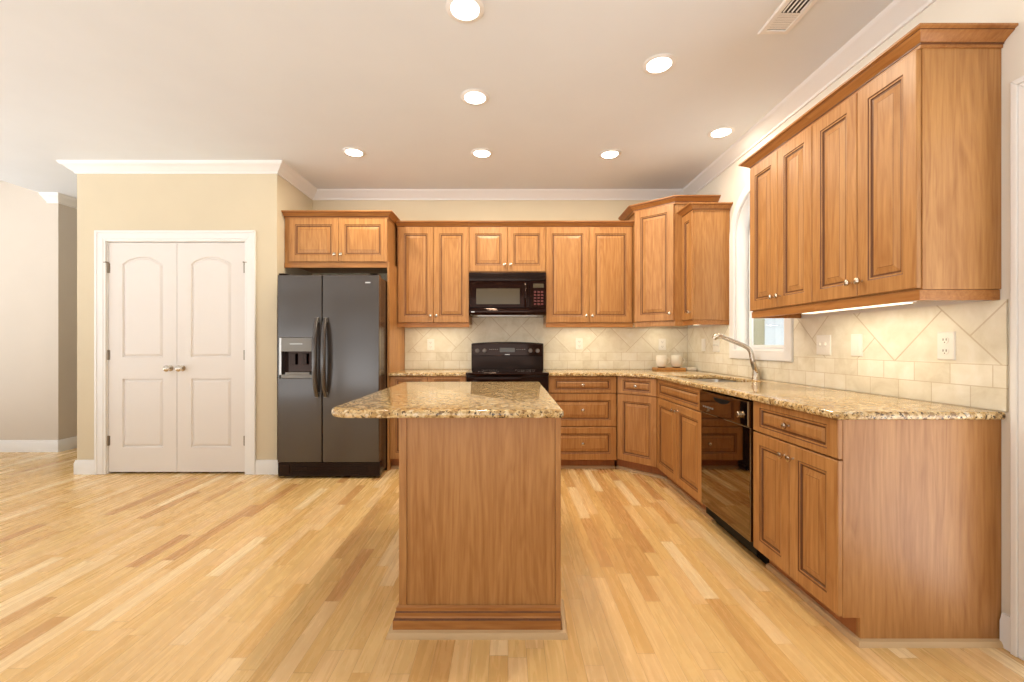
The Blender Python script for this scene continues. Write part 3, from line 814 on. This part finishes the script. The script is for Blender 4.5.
# ------------------------------------------------------------------ dishwasher
dw = thing('dishwasher', 'black glossy dishwasher between sink cabinet and end cabinet', 'dishwasher', (1.287, 2.883, 0), RY)
ww = .598
MB().box(.006, ww - .006, .032, .6, .06, .87).build('tub', 'black_matte', dw)
MB().box(.004, ww - .012, 0, .03, .125, .735).build('door', 'mirror_black', dw, bevel=.004)
mb = MB(); mb.loops([ring_rect(.004, ww - .012, .738, .874, g, y) for g, y in ((0, .03), (0, -.008), (.004, -.012))])
cpd = mb.build('control_panel', 'mirror_black', dw)
cres = [(.2 + .2 * i / 10, .852 - .03 * math.sin(PI * i / 10) ** .6) for i in range(11)]
MB().prism(cres, -.0145, -.0118, 'xz').build('handle_pocket', 'black_matte', cpd)
MB().lathe([(0, 0), (.017, 0), (.016, .016), (.012, .02), (0, .02)], (ww - .085, -.012, .795), '-y', 18).build('dial', 'nickel', cpd, smooth=40)
for k in range(5): MB().box(.06 + .03 * k, .08 + .03 * k, -.014, -.012, .772, .782).build('button', 'grey_plastic', cpd)
MB().box(.01, ww - .01, .095, .115, .0, .118).build('toe_panel', 'black_matte', dw)

# ------------------------------------------------------------------ island
IX0, IX1, IY0, IY1 = -.445, .2155, 1.763, 3.0
il = thing('kitchen_island', 'wooden kitchen island cabinet with plain end panel and base molding, mid-room', 'kitchen island', (IX0, IY0, 0))
iw, idp = IX1 - IX0, IY1 - IY0
MB().box(.0, iw - .02, .006, idp, .105, .882).build('carcass', 'wood', il, bevel=.001)
MB().box(.0, iw - .087, .0, idp, .0, .105).build('plinth', 'wood', il)
MB().box(.034, iw - .024, .003, .006, .105, .882).build('end_panel', 'wood', il)
MB().box(.0, .031, .0, .006, .105, .882).build('corner_stile', 'wood', il, bevel=.001)
MB().box(iw - .021, iw, .0, .02, .0, .882).build('corner_stile', 'wood', il, bevel=.001)
BM = [(.0005, 0), (.02, 0), (.02, .062), (.017, .066), (.017, .07), (.013, .076), (.013, .09), (.009, .094), (.009, .108), (.0005, .114)]
mb = MB(); sweep(mb, [(iw - .002, 0), (0, 0), (0, idp)], BM, lines=(2, 3, 6)); mb.build('base_molding', ['wood_h', 'glaze'], il)
mb = MB(); sweep(mb, [(iw + .018, .2), (iw + .004, -.02), (-.02, -.02), (-.02, idp)], [(.0005, 0), (.022, 0), (.021, .01), (.014, .022), (.0005, .026)]); mb.build('shoe_molding', 'shoe', il, smooth=40)
# doors and drawers on the aisle side
for k in range(2):
    y0 = .03 + .6 * k; hw = .295
    for kind, a, b, z0, z1, kn in (('drawer', y0, y0 + 2 * hw, R0, R1, True), ('door', y0, y0 + hw, D0, D1, True), ('door', y0 + hw, y0 + 2 * hw, D0, D1, True)):
        o = panel_front(b - a - .003, z1 - z0, .019, .058, .03 if kind == 'drawer' else .058, .012 if kind == 'drawer' else .026).build(kind, ['wood', 'glaze'], il, loc=(iw, a + .0015, z0))
        o.rotation_euler = (0, 0, PI / 2)
        kx = (b - a) / 2 if kind == 'drawer' else (b - a - .03 if a == y0 else .03)
        MB().lathe(KNOB, (kx, 0, (z1 - z0) / 2 if kind == 'drawer' else z1 - z0 - .06), '-y', 14).build('knob', 'nickel', o, smooth=45)
cr_ = .11
counter('island_countertop', 'speckled granite island top with rounded corner overhanging toward the fridge',
        [arc(-.735 + cr_, 1.708 + cr_, cr_, 180, 270, 10) + arc(.225 - .025, 1.708 + .025, .025, 270, 360, 5) + arc(.225 - .02, 3.055 - .02, .02, 0, 90, 4) + arc(-.735 + .06, 3.055 - .06, .06, 90, 180, 6)], .013)

# ------------------------------------------------------------------ sink and faucet
sk = thing('sink', 'undermount stainless steel sink set in the granite below the window', 'sink', (SK[0], SK[2], ZT0 - .2))
sw, sd = SK[1] - SK[0], SK[3] - SK[2]
def rr(g, z, r=.05):
    r = max(r - g * .3, .02)
    p = arc(sw - g - r, sd - g - r, r, 0, 90, 5) + arc(g + r, sd - g - r, r, 90, 180, 5) + arc(g + r, g + r, r, 180, 270, 5) + arc(sw - g - r, g + r, r, 270, 360, 5)
    return [(x, y, z) for x, y in p]
MB().loops([rr(-.016, .1985), rr(.004, .1985), rr(.006, .19), rr(.018, .03), rr(.045, .012), rr(.15, .008)], cap0=False).build('basin', 'steel', sk, smooth=50)
MB().lathe([(.0, .0), (.04, .0), (.042, .004), (.03, .005), (.028, .002), (0, .002)], (sw / 2, sd / 2, .0085), 'z', 18).build('drain', 'nickel', sk, smooth=40)
fc = thing('faucet', 'chrome pull-out kitchen faucet arching over the sink', 'faucet', (1.888, 3.29, ZT))
fc.scale = (.91, 1, 1)
MB().lathe([(0, 0), (.036, 0), (.036, .006), (.031, .012), (.03, .05), (.024, .075), (.0, .078)], (0, 0, 0), 'z', 20).build('base', 'nickel', fc, smooth=40)
sp = [(0, 0, .03), (-.02, .006, .07), (-.05, .015, .12)]
pts = [(.012, 0, .03), (-.004, 0, .07), (-.022, 0, .115), (-.031, 0, .15), (-.035, .003, .185), (-.042, .006, .212), (-.06, .012, .236), (-.09, .02, .255), (-.13, .032, .273), (-.187, .05, .298), (-.225, .062, .314)]
MB().tube(pts, [.021, .021, .02, .019, .018, .0175, .0175, .0175, .0175, .017, .017], 14).build('spout', 'nickel', fc, smooth=50)
MB().tube([(-.223, .061, .313), (-.245, .068, .325), (-.27, .076, .331), (-.295, .084, .324), (-.306, .088, .306)], [.016, .019, .022, .022, .018], 14).build('spray_head', 'nickel', fc, smooth=50)
MB().tube([(.004, -.015, .05), (-.03, -.045, .085), (-.055, -.06, .13)], [.015, .012, .008], 10).build('lever', 'nickel', fc, smooth=50)

# ------------------------------------------------------------------ things on the counter
tr = MB().box(-.145, .145, -.085, .085, 0, .026).build('serving_board', 'board', loc=(1.655, 4.45, ZT), bevel=.004); tag(tr, 'small wooden serving board in the counter corner, two mugs on it', 'board')
for x, y, lb in ((1.58, 4.45, 'cream mug with handle, left one on the small wooden board'), (1.735, 4.45, 'cream mug with handle, right one on the small wooden board')):
    mg = thing('mug', lb, 'mug', (x, y, ZT + .0265), 0, 'mugs on the wooden board')
    mg.scale = (1.1, 1.1, 1.06)
    MB().lathe([(0, .01), (.036, .01), (.047, .03), (.05, .06), (.048, .115), (.045, .118), (.044, .112), (.046, .06), (.042, .03), (0, .02)], n=24).build('cup', 'ceramic', mg, smooth=50)
    MB().lathe([(0, 0), (.034, 0), (.036, .0098), (0, .0098)], n=24).build('shade_ring', 'base_shade', mg, smooth=50)  # dark ring added in place of the shadow at the mug's foot
    hp = [(.047 + .032 * math.sin(PI * i / 10), 0, .03 + .068 * i / 10) for i in range(11)]
    MB().tube(hp, .006, 8).build('handle', 'ceramic', mg, smooth=50)
nb = MB().box(-.048, .048, -.04, .04, 0, .032).build('soap_block', 'ceramic', loc=(1.868, 4.42, ZT), bevel=.005); tag(nb, 'small white block on the counter right of the wooden board', 'block')

# ------------------------------------------------------------------ outlets and switches
def plate(name, label, cat, loc, rz, kind, w=.076, h=.122):
    p = thing(name, label, cat, loc, rz)
    mb = MB(); mb.loops([ring_rect(-w / 2, w / 2, -h / 2, h / 2, g, y) for g, y in ((0, 0), (0, -.004), (.003, -.007))]); mb.build('face_plate', 'plate', p)
    if kind == 'outlet':
        for zc in (-.024, .024):
            r = MB(); r.prism(arc(0, zc, .016, 0, 360, 16)[:-1], -.0095, -.007, 'xz'); ro = r.build('receptacle', 'plate', p)
            MB().box(-.008, -.0055, -.0105, -.0092, zc - .002, zc + .008).box(.0055, .008, -.0105, -.0092, zc - .002, zc + .008).box(-.002, .002, -.0105, -.0092, zc - .011, zc - .007).build('slots', 'slot', ro)
    elif kind == 'toggles':
        for xc in (-.023, .023):
            MB().box(xc - .005, xc + .005, -.018, -.007, -.004, .016).build('toggle', 'plate', p, bevel=.002)
    else:
        MB().box(-.016, .016, -.0095, -.007, -.033, .033).build('rocker', 'plate', p, bevel=.001)
    return p
yb = YB - .0095; xr = XR - .0095
plate('wall_outlet', 'white outlet plate on the tiles between the fridge panel and the range', 'outlet', (-.83, yb, 1.176), 0, 'outlet')
plate('wall_outlet', 'white outlet plate on the tiles just right of the range', 'outlet', (.765, yb, 1.186), 0, 'outlet')
plate('wall_outlet', 'white outlet plate on the back tiles above the mugs', 'outlet', (1.655, yb, 1.182), 0, 'outlet')
plate('light_switch', 'white switch plate on the right wall nearest the tiled corner', 'switch', (xr, 432 * XR / (704.7 - 508), 1.176), RY, 'rocker')
plate('light_switch', 'white switch plate on the right wall behind the faucet head', 'switch', (xr, 432 * XR / (717.5 - 508), 1.172), RY, 'toggles', w=.118)
plate('light_switch', 'wide white double switch plate right of the window, under the wall cabinets', 'switch', (xr, 432 * XR / (825.7 - 508), 1.175), RY, 'toggles', w=.118)
plate('light_switch', 'white single switch plate under the lit strip of the nearest wall cabinets', 'switch', (xr, 432 * XR / (859 - 508), 1.174), RY, 'rocker')
plate('wall_outlet', 'white duplex outlet on the right wall tiles closest to the viewer', 'outlet', (xr, 432 * XR / (949 - 508), 1.172), RY, 'outlet')

# ------------------------------------------------------------------ lights
CANS = [(465, 8, 'recessed ceiling light closest to the viewer, at the top edge of the photo'),
        (659, 64, 'recessed ceiling light over the aisle, between the vent and the island'),
        (475, 97, 'middle recessed ceiling light of the centre line above the island'),
        (354, 152, 'recessed ceiling light in front of the refrigerator cabinet'),
        (482, 153, 'farthest recessed ceiling light of the centre line, in front of the microwave'),
        (610, 154, 'recessed ceiling light in front of the tall doors right of the microwave'),
        (721, 132, 'recessed ceiling light nearest the right wall, in front of the window')]
for px, py, lb in CANS:
    Y = 432 * (ZC - 1.175) / (345 - py); X = (px - 508) * Y / 432
    t = thing('recessed_light', 'white ' + lb, 'ceiling light', (X, Y, ZC), 0, 'recessed ceiling lights')
    MB().lathe([(.068, 0), (.093, 0), (.095, -.003), (.09, -.007), (.072, -.009), (.068, -.006), (.068, 0)], n=32).build('trim_ring', 'white', t, smooth=40)
    MB().lathe([(0, -.001), (.076, -.001), (.076, -.005), (.05, -.009), (0, -.0105)], n=32).build('lens', 'lamp_lens', t, smooth=50)
    area_light('can_lamp', (0, 0, -.02), .13, .13, CAN_POWER * (.45 if px == 721 else 1), CAN_COLOR, parent=t, shape='DISK', spread=PI)

# fixture things hang under the wall cabinets
def strip(label, loc, rz, L, h=.034):
    t = thing('under_cabinet_light', label, 'strip light', loc, rz, 'strip lights under the wall cabinets')
    MB().box(-L / 2, L / 2, -.03, .03, -h, 0).build('housing', 'white', t, bevel=.002)
    MB().box(-L / 2 + .01, L / 2 - .01, -.022, .022, -h - .0035, -h - .0002).build('lens', 'strip_lens', t)
    area_light('strip_lamp', (0, 0, -h - .008), L - .04, .04, STRIP_POWER * L / .5, STRIP_COLOR, parent=t)
zs_ = ZB + .0418
strip('strip light under the tall wall cabinet left of the microwave', (-.74, 4.43, zs_), 0, .55, .014)
strip('strip light under the tall wall cabinet right of the microwave', (.81, 4.43, zs_), 0, .6, .014)
strip('strip light under the angled corner cabinet', (1.62, 4.42, zs_), ang, .3, .012)
strip('strip light under the narrow wall cabinet above the faucet', (1.72, 3.885, zs_), RY, .17)
strip('long lit strip under the nearest pair of wall cabinets on the right wall', (1.74, 2.20, zs_), RY, .66)

# ------------------------------------------------------------------ ceiling vent
vt = thing('ceiling_vent', 'rectangular white air register in the ceiling near the right wall', 'vent', (1.317, 2.28, ZC))
vw, vl = .158, .40
MB().loops([[(g, -g, z), (vw - g, -g, z), (vw - g, -vl + g, z), (g, -vl + g, z)] for g, z in ((0, 0), (0, -.004), (.006, -.009), (.028, -.009), (.03, -.003))], cap1=False).build('frame', 'white', vt)
MB().box(.026, vw - .026, -vl + .026, -.026, -.0025, -.0005).build('duct', 'slot', vt)
for k in range(7):
    y = -.035 - .016 * k
    MB().prism([(y, -.0035), (y - .0165, -.0055), (y - .0165, -.0065), (y, -.0045)], .029, vw - .029, 'yz').build('slat', 'white', vt)
for k in range(5):
    x = .036 + .021 * k
    MB().prism([(x, -.004), (x + .004, -.009), (x + .005, -.009), (x + .0015, -.004)], -vl + .03, -.152, 'xz').build('slat', 'white', vt)
